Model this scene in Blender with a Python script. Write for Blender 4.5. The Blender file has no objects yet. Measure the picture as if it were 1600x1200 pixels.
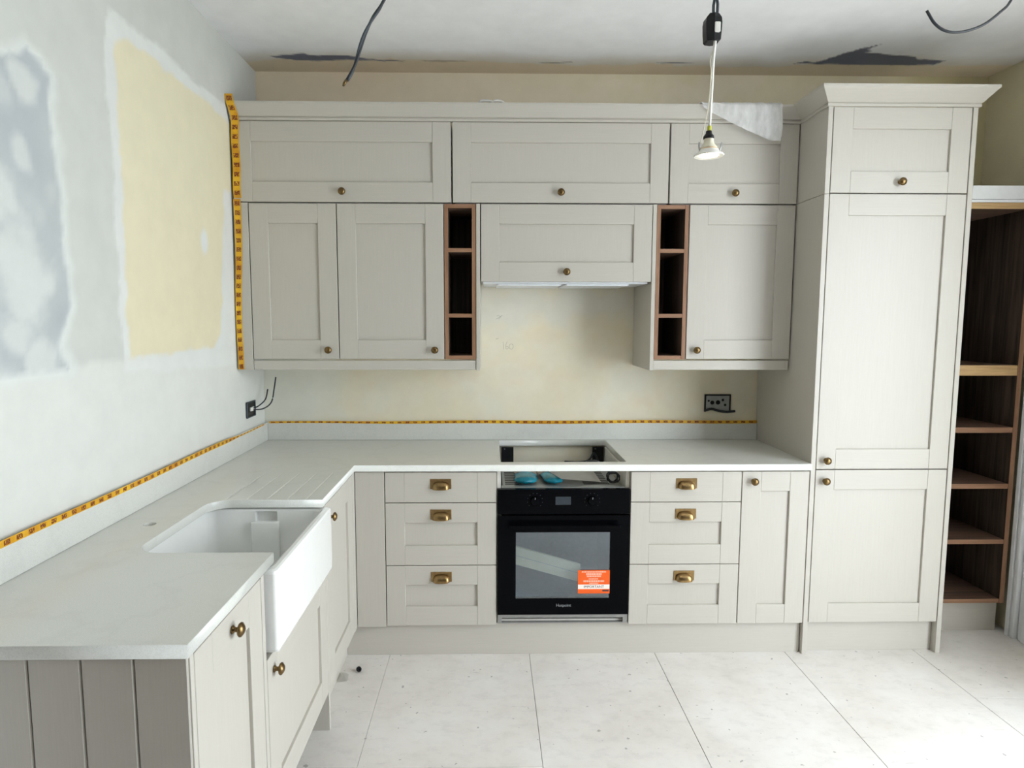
import bpy, bmesh, math, random
import numpy as np
from mathutils import Vector, Matrix
random.seed(7); np.random.seed(7)
S = bpy.context.scene
COL = S.collection

# ------------------------------------------------------------------ camera
F_PX, PITCH, YAW, ROLL = 989.756, 0.0975, 0.0168, 0.0012
CAM = Vector((1.198, -3.3776, 1.5371))
fw = Vector((math.sin(YAW)*math.cos(PITCH), math.cos(YAW)*math.cos(PITCH), -math.sin(PITCH)))
r0 = Vector((math.cos(YAW), -math.sin(YAW), 0)); u0 = r0.cross(fw)
rr = math.cos(ROLL)*r0 + math.sin(ROLL)*u0; uu = -math.sin(ROLL)*r0 + math.cos(ROLL)*u0
cd = bpy.data.cameras.new('camera'); cam = bpy.data.objects.new('camera', cd); COL.objects.link(cam)
cd.sensor_width = 36; cd.lens = 36*F_PX/1600; cd.clip_start = .05
cd.shift_x = 19.85/1600; cd.shift_y = -2.15/1600
cam.matrix_world = Matrix(((rr.x, uu.x, -fw.x, CAM.x), (rr.y, uu.y, -fw.y, CAM.y), (rr.z, uu.z, -fw.z, CAM.z), (0, 0, 0, 1)))
S.camera = cam

# ------------------------------------------------------------------ world, daylight, exposure
wd = bpy.data.worlds.new('overcast_sky'); S.world = wd; wd.use_nodes = True
bg = wd.node_tree.nodes['Background']; bg.inputs[0].default_value = (.83, .917, 1.0, 1); bg.inputs[1].default_value = 10.8
def portal(name, loc, rot, sx, sy):
    l = bpy.data.lights.new(name, 'AREA'); l.shape = 'RECTANGLE'; l.size = sx; l.size_y = sy
    l.cycles.is_portal = True
    o = bpy.data.objects.new(name, l); COL.objects.link(o); o.location = loc; o.rotation_euler = rot
DOOR_Y0, DOOR_Y1, DOOR_Z = -3.2, -1.5, 2.5          # garden doorway in the right wall
portal('doorway_portal', (3.93, (DOOR_Y0+DOOR_Y1)/2, DOOR_Z/2), (0, math.pi/2, 0), DOOR_Z, DOOR_Y1-DOOR_Y0)
VS = S.view_settings
VS.view_transform = 'Standard'; VS.look = 'None'; VS.gamma = 1; VS.use_curve_mapping = False; VS.exposure = 0.1

# ------------------------------------------------------------------ materials
def srgb(r, g, b):
    f = lambda c: c/12.92 if c <= .04045 else ((c+.055)/1.055)**2.4
    return (f(r/255), f(g/255), f(b/255), 1)
class NT:
    def __init__(s, name):
        s.m = bpy.data.materials.new(name); s.m.use_nodes = True; s.t = s.m.node_tree
        s.b = s.t.nodes['Principled BSDF']
    def n(s, kind, **kw):
        nd = s.t.nodes.new(kind)
        for k, v in kw.items():
            if k.startswith('i_'):
                key = k[2:]; nd.inputs[int(key) if key.isdigit() else key.replace('_', ' ')].default_value = v
            else: setattr(nd, k, v)
        return nd
    def l(s, a, ao, b, bi): s.t.links.new(a.outputs[ao], b.inputs[bi])
    def coords(s, scale=(1, 1, 1), out='Object'):
        if out == 'World':
            g = s.n('ShaderNodeNewGeometry'); o = g.outputs['Position']
        else:
            g = s.n('ShaderNodeTexCoord'); o = g.outputs[out]
        mp = s.n('ShaderNodeMapping'); mp.inputs['Scale'].default_value = scale
        s.t.links.new(o, mp.inputs[0]); return mp
    def noise(s, scale, sc=(1, 1, 1), out='World', detail=4, rough=.55):
        c = s.coords(sc, out); nz = s.n('ShaderNodeTexNoise'); nz.inputs['Scale'].default_value = scale
        nz.inputs['Detail'].default_value = detail; nz.inputs['Roughness'].default_value = rough
        s.l(c, 0, nz, 'Vector'); return nz
    def ramp(s, src, so, stops):
        r = s.n('ShaderNodeValToRGB'); e = r.color_ramp.elements
        while len(e) < len(stops): e.new(.5)
        for el, (p, c) in zip(e, stops): el.position = p; el.color = c
        s.l(src, so, r, 0); return r
    def mix(s, fac, a, b, mode='MIX'):
        m = s.n('ShaderNodeMix', data_type='RGBA', blend_type=mode)
        for sock, v in ((0, fac), (6, a), (7, b)):
            if isinstance(v, tuple) and hasattr(v[0], 'outputs'): s.t.links.new(v[0].outputs[v[1]], m.inputs[sock])
            else: m.inputs[sock].default_value = v
        return m
    def bump(s, src, so, strength, dist=.001):
        b = s.n('ShaderNodeBump'); b.inputs['Strength'].default_value = strength; b.inputs['Distance'].default_value = dist
        s.l(src, so, b, 'Height'); s.l(b, 0, s.b, 'Normal')
    def set(s, **kw):
        for k, v in kw.items(): s.b.inputs[k.replace('_', ' ')].default_value = v
        return s
G1 = lambda v: (v, v, v, 1)
M = {}
def plain(name, col, rough=.5, metal=0, spec=.5, vary=.06, scale=30):
    t = NT(name); t.set(Roughness=rough, Metallic=metal); t.b.inputs['Specular IOR Level'].default_value = spec
    nz = t.noise(scale)
    r = t.ramp(nz, 0, [(.3, tuple(c*(1-vary) for c in col[:3])+(1,)), (.7, tuple(min(1, c*(1+vary)) for c in col[:3])+(1,))])
    t.l(r, 0, t.b, 'Base Color'); M[name] = t.m; return t
PAINT = (.53, .497, .437, 1)
def paint(name, sc):
    t = NT(name); t.set(Roughness=.42)
    nz = t.noise(1, sc, detail=3, rough=.6)
    r = t.ramp(nz, 0, [(.25, tuple(c*.965 for c in PAINT[:3])+(1,)), (.7, tuple(c*1.015 for c in PAINT[:3])+(1,))])
    t.l(r, 0, t.b, 'Base Color'); t.bump(nz, 0, .22, .0005); M[name] = t.m
paint('paint_v', (260, 260, 9)); paint('paint_h', (9, 9, 260))
def walnut(name, c0, c1, sc, rough=.5):
    t = NT(name); t.set(Roughness=rough)
    nz = t.noise(1, sc, detail=6, rough=.65)
    r = t.ramp(nz, 0, [(.3, c0), (.5, tuple((a+b)/2 for a, b in zip(c0, c1))), (.7, c1)])
    t.l(r, 0, t.b, 'Base Color'); t.bump(nz, 0, .2, .0005); M[name] = t.m
walnut('walnut_v_shade', srgb(36, 30, 26), srgb(100, 83, 71), (60, 60, 2.2))  # dark walnut, deepened further to paint in the unlit shelf interiors
walnut('walnut_h_lit', srgb(66, 50, 42), srgb(138, 110, 92), (2.2, 60, 60))  # same wood in a paler tone, painting light onto the shelf boards
walnut('edge_v_lit', srgb(128, 92, 66), srgb(162, 122, 94), (90, 90, 5))  # pale edging, its colour raised for light caught by the front edges
walnut('edge_h_lit', srgb(128, 92, 66), srgb(162, 122, 94), (5, 90, 90))
walnut('oak_h', srgb(176, 140, 92), srgb(212, 178, 128), (6, 110, 110))
plain('carcass', srgb(214, 210, 200), .5)
plain('seam_grey', srgb(128, 124, 118), .9)
plain('gap_dark', srgb(40, 37, 33), .8)
plain('ceramic', srgb(238, 238, 234), .12, spec=.6, vary=.01)
plain('knob_brass', srgb(122, 100, 66), .32, 1, vary=.2, scale=120)
plain('cup_brass', srgb(150, 124, 84), .3, 1, vary=.15, scale=90)
plain('black_gloss', (.002, .0022, .003, 1), .1, spec=.05, vary=.02)
plain('black_plastic', (.008, .008, .009, 1), .4, spec=.25)
plain('cable_grey', srgb(58, 66, 74), .45)
plain('cable_black', srgb(34, 38, 44), .45)
plain('steel', srgb(170, 172, 172), .35, 1, vary=.08)
plain('galvanised', srgb(165, 168, 168), .45, .8, vary=.12, scale=18)
plain('display', srgb(44, 53, 60), .25)
plain('white_plastic', srgb(236, 234, 226), .35, vary=.02)
plain('cream_plastic', srgb(230, 224, 200), .35, vary=.03)
plain('hood_white', srgb(228, 231, 234), .3, vary=.02)
plain('teal_plastic', srgb(20, 138, 158), .25, vary=.25, scale=60)
plain('bag_grey', srgb(150, 140, 130), .4, vary=.3, scale=110)
plain('paper', srgb(226, 222, 214), .7, vary=.05, scale=14)
plain('cardboard', srgb(205, 190, 160), .8, vary=.06)
plain('enamel', srgb(120, 138, 150), .4, vary=.15, scale=60)
plain('sticker_orange', srgb(244, 96, 16), .45, vary=.03)
plain('sticker_pale', srgb(255, 190, 165), .5, vary=.05)
plain('sticker_white', srgb(250, 236, 226), .5, vary=.01)
plain('ink', srgb(60, 44, 44), .6)
plain('logo_grey', srgb(150, 154, 156), .4)
plain('pencil', srgb(150, 146, 134), .8)
plain('yellow_green', srgb(190, 190, 60), .45)
plain('trim_paint', srgb(238, 239, 240), .4, vary=.03)
plain('patio', srgb(215, 212, 205), .8, vary=.1, scale=4)
plain('plaster_plain', srgb(240, 240, 239), .85, vary=.02, scale=3)
plain('darkened_plaster', srgb(108, 90, 76), .9, vary=.12, scale=3)  # dark tone chosen so the unseen rear walls bounce less light
plain('bare_slate', srgb(88, 92, 104), .85, vary=.16, scale=25)
plain('amber_rim', srgb(232, 176, 90), .4)
t = NT('lamp_glow'); t.set(Roughness=.4); t.b.inputs['Base Color'].default_value = (1, .93, .8, 1)
t.b.inputs['Emission Color'].default_value = (1, .86, .62, 1); t.b.inputs['Emission Strength'].default_value = 14; M['lamp_glow'] = t.m
t = NT('window_glass'); M['window_glass'] = t.m      # tinted oven door pane
tr = t.n('ShaderNodeBsdfTransparent'); tr.inputs[0].default_value = (.80, .86, .90, 1)
gl = t.n('ShaderNodeBsdfGlossy'); gl.inputs['Roughness'].default_value = .06; gl.inputs[0].default_value = (.9, .95, 1, 1)
mx = t.n('ShaderNodeMixShader'); mx.inputs[0].default_value = .13
t.l(tr, 0, mx, 1); t.l(gl, 0, mx, 2); t.l(mx, 0, t.t.nodes['Material Output'], 0)
t = NT('tissue'); M['tissue'] = t.m                    # thin translucent packing foam
t.set(Roughness=.6); t.b.inputs['Base Color'].default_value = (.84, .84, .83, 1)
tr = t.n('ShaderNodeBsdfTransparent'); mx = t.n('ShaderNodeMixShader')
nz = t.noise(30, (1, 1, .4), detail=5); rp = t.ramp(nz, 0, [(.3, G1(.42)), (.7, G1(.7))])
t.l(rp, 0, mx, 0); t.l(tr, 0, mx, 1); t.l(t.b, 0, mx, 2); t.l(mx, 0, t.t.nodes['Material Output'], 0)
# quartz worktop
t = NT('quartz'); t.set(Roughness=.22); M['quartz'] = t.m
sp = t.noise(420, detail=2); r1 = t.ramp(sp, 0, [(.33, srgb(211, 211, 203)), (.55, srgb(220, 220, 213))])
vn = t.noise(2.2, detail=6, rough=.6); r2 = t.ramp(vn, 0, [(.47, G1(1)), (.5, G1(.965)), (.53, G1(1))])
mm = t.mix(1.0, (r1, 0), (r2, 0), 'MULTIPLY'); t.l(mm, 2, t.b, 'Base Color')
# cement floor boards: dust, scuffs, specks
t = NT('floor_boards'); t.set(Roughness=.72); M['floor_boards'] = t.m
a = t.noise(2.3, detail=7, rough=.65); ra = t.ramp(a, 0, [(.3, srgb(214, 208, 200)), (.5, srgb(225, 220, 214)), (.7, srgb(232, 229, 225))])
b = t.noise(14, (1, 1.6, 1), detail=6, rough=.7); rb = t.ramp(b, 0, [(.34, G1(.9)), (.5, G1(1)), (.66, G1(1.0))])
m1 = t.mix(.8, (ra, 0), (rb, 0), 'MULTIPLY')
c = t.noise(40, detail=2, rough=.4); rc = t.ramp(c, 0, [(.26, G1(.42)), (.28, G1(1))])
m2 = t.mix(.75, (m1, 2), (rc, 0), 'MULTIPLY')
d = t.noise(5, (1.0, 7, 1), detail=5, rough=.7); rd = t.ramp(d, 0, [(.30, G1(.74)), (.36, G1(1))])
m3 = t.mix(.8, (m2, 2), (rd, 0), 'MULTIPLY')
t.l(m3, 2, t.b, 'Base Color'); t.bump(b, 0, .25, .002)
# plaster walls carry their patch colours as an attribute; the nodes add mottling and trowel relief
t = NT('plaster'); t.set(Roughness=.85); M['plaster'] = t.m
at_ = t.n('ShaderNodeVertexColor', layer_name='patch')
nz = t.noise(9, detail=6, rough=.6); rp = t.ramp(nz, 0, [(.3, G1(.955)), (.7, G1(1.02))])
mm = t.mix(1.0, (at_, 0), (rp, 0), 'MULTIPLY'); t.l(mm, 2, t.b, 'Base Color'); t.bump(nz, 0, .18, .004)
# printed warning tape
t = NT('tape_print'); t.set(Roughness=.4); M['tape_print'] = t.m
uv = t.n('ShaderNodeTexCoord'); sx = t.n('ShaderNodeSeparateXYZ'); t.l(uv, 'UV', sx, 0)
def math_(op, a, b=None):
    n = t.n('ShaderNodeMath', operation=op)
    for i, v in enumerate((a, b)):
        if v is None: continue
        if isinstance(v, tuple): t.t.links.new(v[0].outputs[v[1]], n.inputs[i])
        else: n.inputs[i].default_value = v
    return n
fr = math_('FRACT', (math_('DIVIDE', (sx, 0), .042), 0))
inm = math_('MULTIPLY', (math_('GREATER_THAN', (fr, 0), .22), 0), (math_('LESS_THAN', (fr, 0), .72), 0))
inv = math_('MULTIPLY', (math_('GREATER_THAN', (sx, 1), .16), 0), (math_('LESS_THAN', (sx, 1), .84), 0))
nz = t.n('ShaderNodeTexNoise'); nz.inputs['Scale'].default_value = 260; t.l(uv, 'Object', nz, 0)
brk = math_('GREATER_THAN', (nz, 0), .43)
fac = math_('MULTIPLY', (math_('MULTIPLY', (inm, 0), (inv, 0)), 0), (brk, 0))
n2 = t.noise(14, detail=3); r2 = t.ramp(n2, 0, [(.35, srgb(214, 150, 20)), (.65, srgb(240, 190, 40))])
mm = t.mix((fac, 0), (r2, 0), srgb(122, 52, 14)); t.l(mm, 2, t.b, 'Base Color')

# ------------------------------------------------------------------ mesh helpers
WL = {}
def link(o, parent=None, wloc=None):
    COL.objects.link(o)
    w = Vector(wloc if wloc is not None else (0, 0, 0)); WL[o.name] = w
    if parent is not None:
        o.parent = parent; o.location = w - WL[parent.name]
    else: o.location = w
    return o
def thing(name, loc, label, cat, group=None):
    o = bpy.data.objects.new(name, None); o.empty_display_size = .1
    link(o, None, loc); return tag(o, label, cat, group)
def tag(o, label, cat, group=None, kind=None):
    if label: o['label'] = label
    if cat: o['category'] = cat
    if group: o['group'] = group
    if kind: o['kind'] = kind
    return o
def struct(o, label, cat=None):
    o['kind'] = 'structure'; o['label'] = label
    if cat: o['category'] = cat
    return o
def obj(name, bm, mat, parent=None, smooth=False, origin=None):
    vs = [v.co for v in bm.verts]
    lo = Vector((min(v[i] for v in vs) for i in range(3))); hi = Vector((max(v[i] for v in vs) for i in range(3)))
    o0 = Vector(origin) if origin is not None else Vector(((lo.x+hi.x)/2, (lo.y+hi.y)/2, lo.z))
    bmesh.ops.translate(bm, verts=bm.verts, vec=-o0)
    bmesh.ops.recalc_face_normals(bm, faces=bm.faces)
    me = bpy.data.meshes.new(name); bm.to_mesh(me); bm.free()
    if isinstance(mat, str): mat = [mat]
    for k in mat: me.materials.append(M[k])
    if smooth:
        for p in me.polygons: p.use_smooth = True
        if smooth is not True: me.set_sharp_from_angle(angle=smooth)
    o = bpy.data.objects.new(name, me); return link(o, parent, o0)
def share(name, src, parent, wloc, rot=None):
    o = bpy.data.objects.new(name, src.data)
    if rot: o.rotation_euler = rot
    return link(o, parent, wloc)
def bx(bm, x0, x1, y0, y1, z0, z1, bev=0, seg=1):
    x0, x1 = sorted((x0, x1)); y0, y1 = sorted((y0, y1)); z0, z1 = sorted((z0, z1))
    vs = [bm.verts.new((x, y, z)) for z in (z0, z1) for y in (y0, y1) for x in (x0, x1)]
    fs = [bm.faces.new([vs[i] for i in q]) for q in ((0, 2, 3, 1), (4, 5, 7, 6), (0, 1, 5, 4), (2, 6, 7, 3), (0, 4, 6, 2), (1, 3, 7, 5))]
    if bev:
        es = {e for f in fs for e in f.edges}
        bmesh.ops.bevel(bm, geom=list(es), offset=bev, segments=seg, profile=.5, affect='EDGES')
    return bm
def box(name, dims, mat, parent=None, bev=.001, seg=1):
    return obj(name, bx(bmesh.new(), *dims, bev=bev, seg=seg), mat, parent)
def tube(bm, pts, r, n=8, caps=True):
    pts = [Vector(p) for p in pts]; rings = []
    rad = r if isinstance(r, (list, tuple)) else [r]*len(pts)
    ref = Vector((0, 0, 1))
    for i, p in enumerate(pts):
        d = (pts[min(i+1, len(pts)-1)] - pts[max(i-1, 0)]).normalized()
        if abs(d.dot(ref)) > .95: ref = Vector((0, 1, 0)) if abs(d.y) < .9 else Vector((1, 0, 0))
        a = d.cross(ref).normalized(); b = d.cross(a).normalized()
        rings.append([bm.verts.new(p + rad[i]*(math.cos(2*math.pi*k/n)*a + math.sin(2*math.pi*k/n)*b)) for k in range(n)])
    for A, B in zip(rings, rings[1:]):
        for k in range(n): bm.faces.new((A[k], A[(k+1) % n], B[(k+1) % n], B[k]))
    if caps: bm.faces.new(rings[0][::-1]); bm.faces.new(rings[-1])
    return bm
def spline(ctrl, n=8):
    c = [Vector(p) for p in ctrl]; c = [2*c[0]-c[1]] + c + [2*c[-1]-c[-2]]; out = []
    for i in range(1, len(c)-2):
        p0, p1, p2, p3 = c[i-1:i+3]
        for k in range(n):
            t_ = k/n
            out.append(.5*((2*p1)+(p2-p0)*t_+(2*p0-5*p1+4*p2-p3)*t_*t_+(3*p1-p0-3*p2+p3)*t_**3))
    out.append(c[-2]); return out
def lathe(bm, prof, axis, origin, n=24):
    """prof = [(distance along axis, radius)]"""
    ax = Vector(axis).normalized(); ref = Vector((0, 0, 1)) if abs(ax.z) < .9 else Vector((1, 0, 0))
    a = ax.cross(ref).normalized(); b = ax.cross(a).normalized(); o = Vector(origin); rings = []
    for h, r in prof:
        if r < 1e-6: rings.append([bm.verts.new(o+ax*h)]); continue
        rings.append([bm.verts.new(o+ax*h+r*(math.cos(2*math.pi*k/n)*a+math.sin(2*math.pi*k/n)*b)) for k in range(n)])
    for A, B in zip(rings, rings[1:]):
        for k in range(n):
            k2 = (k+1) % n
            if len(A) == 1 and len(B) == 1: continue
            if len(A) == 1: bm.faces.new((A[0], B[k2], B[k]))
            elif len(B) == 1: bm.faces.new((A[k], A[k2], B[0]))
            else: bm.faces.new((A[k], A[k2], B[k2], B[k]))
    return bm
def loft(bm, loops, close_first=False, close_last=False):
    R = [[bm.verts.new(p) for p in lp] for lp in loops]
    n = len(R[0])
    for A, B in zip(R, R[1:]):
        for k in range(n): bm.faces.new((A[k], A[(k+1) % n], B[(k+1) % n], B[k]))
    if close_first: bm.faces.new(R[0][::-1])
    if close_last: bm.faces.new(R[-1])
    return bm
def rrect(x0, x1, y0, y1, r, z, n=6):
    pts = []
    for cx, cy, a0 in ((x1-r, y1-r, 0), (x0+r, y1-r, 90), (x0+r, y0+r, 180), (x1-r, y0+r, 270)):
        for k in range(n+1):
            a = math.radians(a0+90*k/n); pts.append(Vector((cx+r*math.cos(a), cy+r*math.sin(a), z)))
    return pts
def prism(bm, prof, x0, x1):
    """closed (y,z) profile extruded along x"""
    A = [bm.verts.new((x0, y, z)) for y, z in prof]; B = [bm.verts.new((x1, y, z)) for y, z in prof]
    n = len(prof)
    for k in range(n): bm.faces.new((A[k], A[(k+1) % n], B[(k+1) % n], B[k]))
    bm.faces.new(A[::-1]); bm.faces.new(B); return bm
def to_mesh_obj(tmp, name, mat, parent=None, smooth=False, wloc=None):
    """bake a temporary curve / text / modified object into a mesh object"""
    if tmp.name not in COL.objects: COL.objects.link(tmp)
    dg = bpy.context.evaluated_depsgraph_get(); dg.update()
    me = bpy.data.meshes.new_from_object(tmp.evaluated_get(dg)); mw = tmp.matrix_world.copy()
    bpy.data.objects.remove(tmp)
    bm = bmesh.new(); bm.from_mesh(me); bm.transform(mw)
    return obj(name, bm, mat, parent, smooth)
def text(name, body, size, loc, mat, parent, rot=(math.pi/2, 0, 0), depth=.0003, align='CENTER'):
    cu = bpy.data.curves.new(name, 'FONT'); cu.body = body; cu.size = size; cu.extrude = depth; cu.align_x = align; cu.align_y = 'CENTER'
    cu.resolution_u = 3
    o = bpy.data.objects.new('tmp_text', cu); o.location = loc; o.rotation_euler = rot
    COL.objects.link(o); bpy.context.view_layer.update()
    return to_mesh_obj(o, name, mat, parent)
def ribbon(name, centre, side, width, mat, thick=.0006, normal=(0, -1, 0), parent=None):
    """tape: list of centre points, side direction, width; UV x = length in metres, y = across"""
    c = [Vector(p) for p in centre]; s = Vector(side).normalized(); nrm = Vector(normal)
    bm = bmesh.new(); uvl = bm.loops.layers.uv.new('UVMap'); L = 0; rows = []
    for i, p in enumerate(c):
        if i: L += (p-c[i-1]).length
        w = width[i] if isinstance(width, (list, tuple)) else width
        rows.append(([bm.verts.new(p-s*w/2), bm.verts.new(p+s*w/2), bm.verts.new(p-s*w/2+nrm*thick), bm.verts.new(p+s*w/2+nrm*thick)], L))
    def fc(vs, uvs):
        f = bm.faces.new(vs)
        for lp, q in zip(f.loops, uvs): lp[uvl].uv = q
    for (A, la), (B, lb) in zip(rows, rows[1:]):
        fc((A[2], A[3], B[3], B[2]), ((la, 0), (la, 1), (lb, 1), (lb, 0)))
        fc((A[0], B[0], B[1], A[1]), ((la, 0), (lb, 0), (lb, 1), (la, 1)))
        fc((A[0], A[2], B[2], B[0]), ((la, 0), (la, 0), (lb, 0), (lb, 0)))
        fc((A[1], B[1], B[3], A[3]), ((la, 1), (lb, 1), (lb, 1), (la, 1)))
    for (A, la) in (rows[0], rows[-1]): fc((A[0], A[1], A[3], A[2]), ((la, 0),)*4)
    return obj(name, bm, mat, parent)

# ------------------------------------------------------------------ numpy patch painting for bare plaster
def vnoise(x, y, f, seed, octs=4):
    out = np.zeros_like(x); amp, tot = 1., 0.
    for o in range(octs):
        rg = np.random.RandomState(seed+o*17); tab = rg.rand(64, 64)
        X, Y = x*f, y*f; xi, yi = np.floor(X).astype(int), np.floor(Y).astype(int); fx, fy = X-xi, Y-yi
        fx, fy = fx*fx*(3-2*fx), fy*fy*(3-2*fy); g = lambda i, j: tab[i % 64, j % 64]
        out += amp*((g(xi, yi)*(1-fx)+g(xi+1, yi)*fx)*(1-fy)+(g(xi, yi+1)*(1-fx)+g(xi+1, yi+1)*fx)*fy)
        tot += amp; amp *= .5; f *= 2.1
    return out/tot
def sdf(x, y, poly):
    """signed distance, negative inside"""
    d = np.full(x.shape, 1e9); ins = np.zeros(x.shape, bool); n = len(poly)
    for i in range(n):
        (ax, ay), (bx_, by_) = poly[i], poly[(i+1) % n]
        ex, ey = bx_-ax, by_-ay; wx, wy = x-ax, y-ay
        k = np.clip((wx*ex+wy*ey)/(ex*ex+ey*ey), 0, 1)
        d = np.minimum(d, (wx-ex*k)**2+(wy-ey*k)**2)
        c = ((ay > y) != (by_ > y)) & (x < (bx_-ax)*(y-ay)/((by_-ay) if abs(by_-ay) > 1e-9 else 1e-9)+ax)
        ins ^= c
    d = np.sqrt(d); return np.where(ins, -d, d)
def sm(d, w): return np.clip(.5-d/w, 0, 1)
def lerp(c, col, m): return c*(1-m[..., None])+np.array(col[:3])*m[..., None]
def patch_wall(name, us, vs, place, paint_fn, thick, label):
    """dense grid us x vs placed by place(u,v); colours from paint_fn(U,V); backed by a slab"""
    U, V = np.meshgrid(us, vs, indexing='ij'); C = paint_fn(U, V); nu, nv = U.shape
    verts = [place(U[i, j], V[i, j]) for i in range(nu) for j in range(nv)]
    faces = [(i*nv+j, (i+1)*nv+j, (i+1)*nv+j+1, i*nv+j+1) for i in range(nu-1) for j in range(nv-1)]
    k = len(verts); cs = [0, (nu-1)*nv, (nu-1)*nv+nv-1, nv-1]
    verts += [tuple(Vector(verts[c])+Vector(thick)) for c in cs]
    faces += [(k+3, k+2, k+1, k)] + [(cs[a], k+a, k+(a+1) % 4, cs[(a+1) % 4]) for a in range(4)]
    me = bpy.data.meshes.new(name); me.from_pydata(verts, [], faces); me.update()
    ca = me.color_attributes.new('patch', 'FLOAT_COLOR', 'POINT')
    arr = np.ones((len(verts), 4), np.float32); arr[:k, :3] = C.reshape(-1, 3); arr[k:, :3] = .5
    ca.data.foreach_set('color', arr.ravel()); me.materials.append(M['plaster'])
    o = bpy.data.objects.new(name, me); link(o); return struct(o, label)
L3 = lambda *c: np.array(srgb(*c)[:3])

# ================================================================== ROOM
ZC, XR, YF = 2.796, 3.79, -6.5
lean = lambda z: .012*max(0, (z-1.0))/1.8
def paint_left(Y, Z):
    w1 = (vnoise(Y+9, Z+3, 7, 1)-.5)*.05; w2 = (vnoise(Y+5, Z+7, 16, 5)-.5)*.03
    y, z = Y+w1+w2, Z+w2-w1*.4
    base = np.ones(Y.shape+(3,))*L3(206, 207, 200)
    base = base*(.97+.06*vnoise(Y+3, Z+2, 3, 50)[..., None])
    # fresh white skim along the bottom, above the upstand
    base = lerp(base, L3(222, 222, 215), sm(z-1.405, .02)*.95)
    # slate coloured old render, patchy with filler
    blue = sdf(y, z, [(-2.4, 1.408), (-1.709, 1.404), (-1.549, 1.400), (-1.601, 1.469), (-1.545, 1.597), (-1.565, 1.731), (-1.563, 1.993), (-1.565, 2.178), (-1.591, 2.213), (-1.65, 2.232), (-1.70, 2.205), (-1.80, 2.15), (-2.4, 2.1)])
    fill = np.clip((vnoise(Y+2, Z+4, 5.5, 21, 3)-.55)*6, 0, 1)*.6
    for by, bz, ry, rz, m in ((-1.672, 2.155, .055, .05, .9), (-1.76, 2.10, .05, .05, .5), (-1.69, 1.955, .035, .045, .8), (-1.76, 1.86, .05, .075, .9), (-1.705, 1.655, .09, .11, .95), (-1.765, 1.505, .06, .05, .9), (-1.665, 1.43, .06, .05, .9), (-1.72, 1.79, .05, .05, .5)):
        fill = np.maximum(fill, np.clip((1.3+(vnoise(Y+1, Z+3, 14, 44)-.5)*1.1-np.hypot((y-by)/ry, (z-bz)/rz))*1.7, 0, 1)*m)
    base = lerp(base, L3(224, 227, 222), sm(blue-.028, .03)*.8)
    base = lerp(base, L3(186, 191, 190), sm(blue, .022))
    base = lerp(base, L3(176, 181, 184), sm(blue, .014)*np.clip((vnoise(Y, Z, 4, 33, 2)-.5)*6, 0, 1)*.7)
    base = lerp(base, L3(216, 218, 213), sm(blue, .02)*fill*.9)
    # yellow old paint with a white filled border
    yel = [(-1.25, 1.415), (-1.25, 1.89), (-1.245, 2.15), (-1.25, 2.42), (-1.181, 2.45), (-1.051, 2.465), (-.902, 2.455), (-.709, 2.447), (-.386, 2.445), (-.27, 2.43), (-.27, 2.136), (-.44, 2.111), (-.477, 1.881), (-.53, 1.482), (-.603, 1.42), (-.967, 1.413)]
    rim = [(-1.29, 1.371), (-1.29, 1.743), (-1.29, 2.144), (-1.31, 2.344), (-1.285, 2.51), (-1.123, 2.515), (-.915, 2.517), (-.66, 2.495), (-.402, 2.50), (-.25, 2.49), (-.25, 1.326), (-.924, 1.342)]
    base = lerp(base, L3(226, 227, 222), sm(sdf(y, z, rim), .012)*.9)
    base = lerp(base, L3(228, 220, 190), sm(sdf(y, z, yel), .014))
    base = lerp(base, L3(226, 214, 180), sm(sdf(y, z, yel), .008)*np.clip((-Z+2.15)/.7, 0, 1)*.5)
    base = lerp(base, L3(228, 229, 224), sm(np.hypot((Y+.655)/.032, (Z-1.865)/.05)-1, .5))
    return base
patch_wall('wall_left', np.linspace(-2.6, 0, 209), np.linspace(.9, ZC, 153),
           lambda y, z: (lean(z), y, z), paint_left, (-.1, 0, 0), 'left wall, patched bare plaster with yellow and slate areas')
def paint_back(X, Z):
    n1 = vnoise(X+4, Z+1, 3.2, 71); n2 = vnoise(X+1, Z+6, 9, 81)
    base = np.ones(X.shape+(3,))*L3(238, 228, 200)
    base = lerp(base, L3(236, 231, 214), np.clip((n1-.45)*4, 0, 1)*.75)
    base = lerp(base, L3(236, 219, 188), np.clip((n2-.5)*4, 0, 1)*.5)
    base = lerp(base, L3(230, 229, 216), sm(X-.40+(n2-.5)*.2, .3)*np.clip((1.9-Z)*3, 0, 1)*.85)
    base = lerp(base, L3(228, 226, 216), sm(np.abs(Z-1.62)+(n2-.5)*.2-.1, .1)*.6)
    top = np.clip((Z-2.3)*6, 0, 1)
    base = lerp(base, L3(244, 231, 206), top*(.7+.3*n1))  # upper band painted paler to make up for light the cornice blocks
    base = lerp(base, L3(238, 228, 190), top*np.clip((n2-.42)*5, 0, 1)*.6*np.clip(X-1.2, 0, 1))
    base = lerp(base, L3(242, 221, 194), top*np.clip((.62-n1)*4, 0, 1)*.5*np.clip(1.6-X, 0, 1))
    gx = np.clip((X-3.3)*8, 0, 1)
    base = lerp(base, L3(206, 196, 150), gx*.8)
    return base
patch_wall('wall_back', np.linspace(-.1, XR+.1, 320), np.linspace(-.06, ZC+.1, 237),
           lambda x, z: (x, 0, z), paint_back, (0, .1, 0), 'back wall of cream and tan old plaster behind the units')
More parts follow.
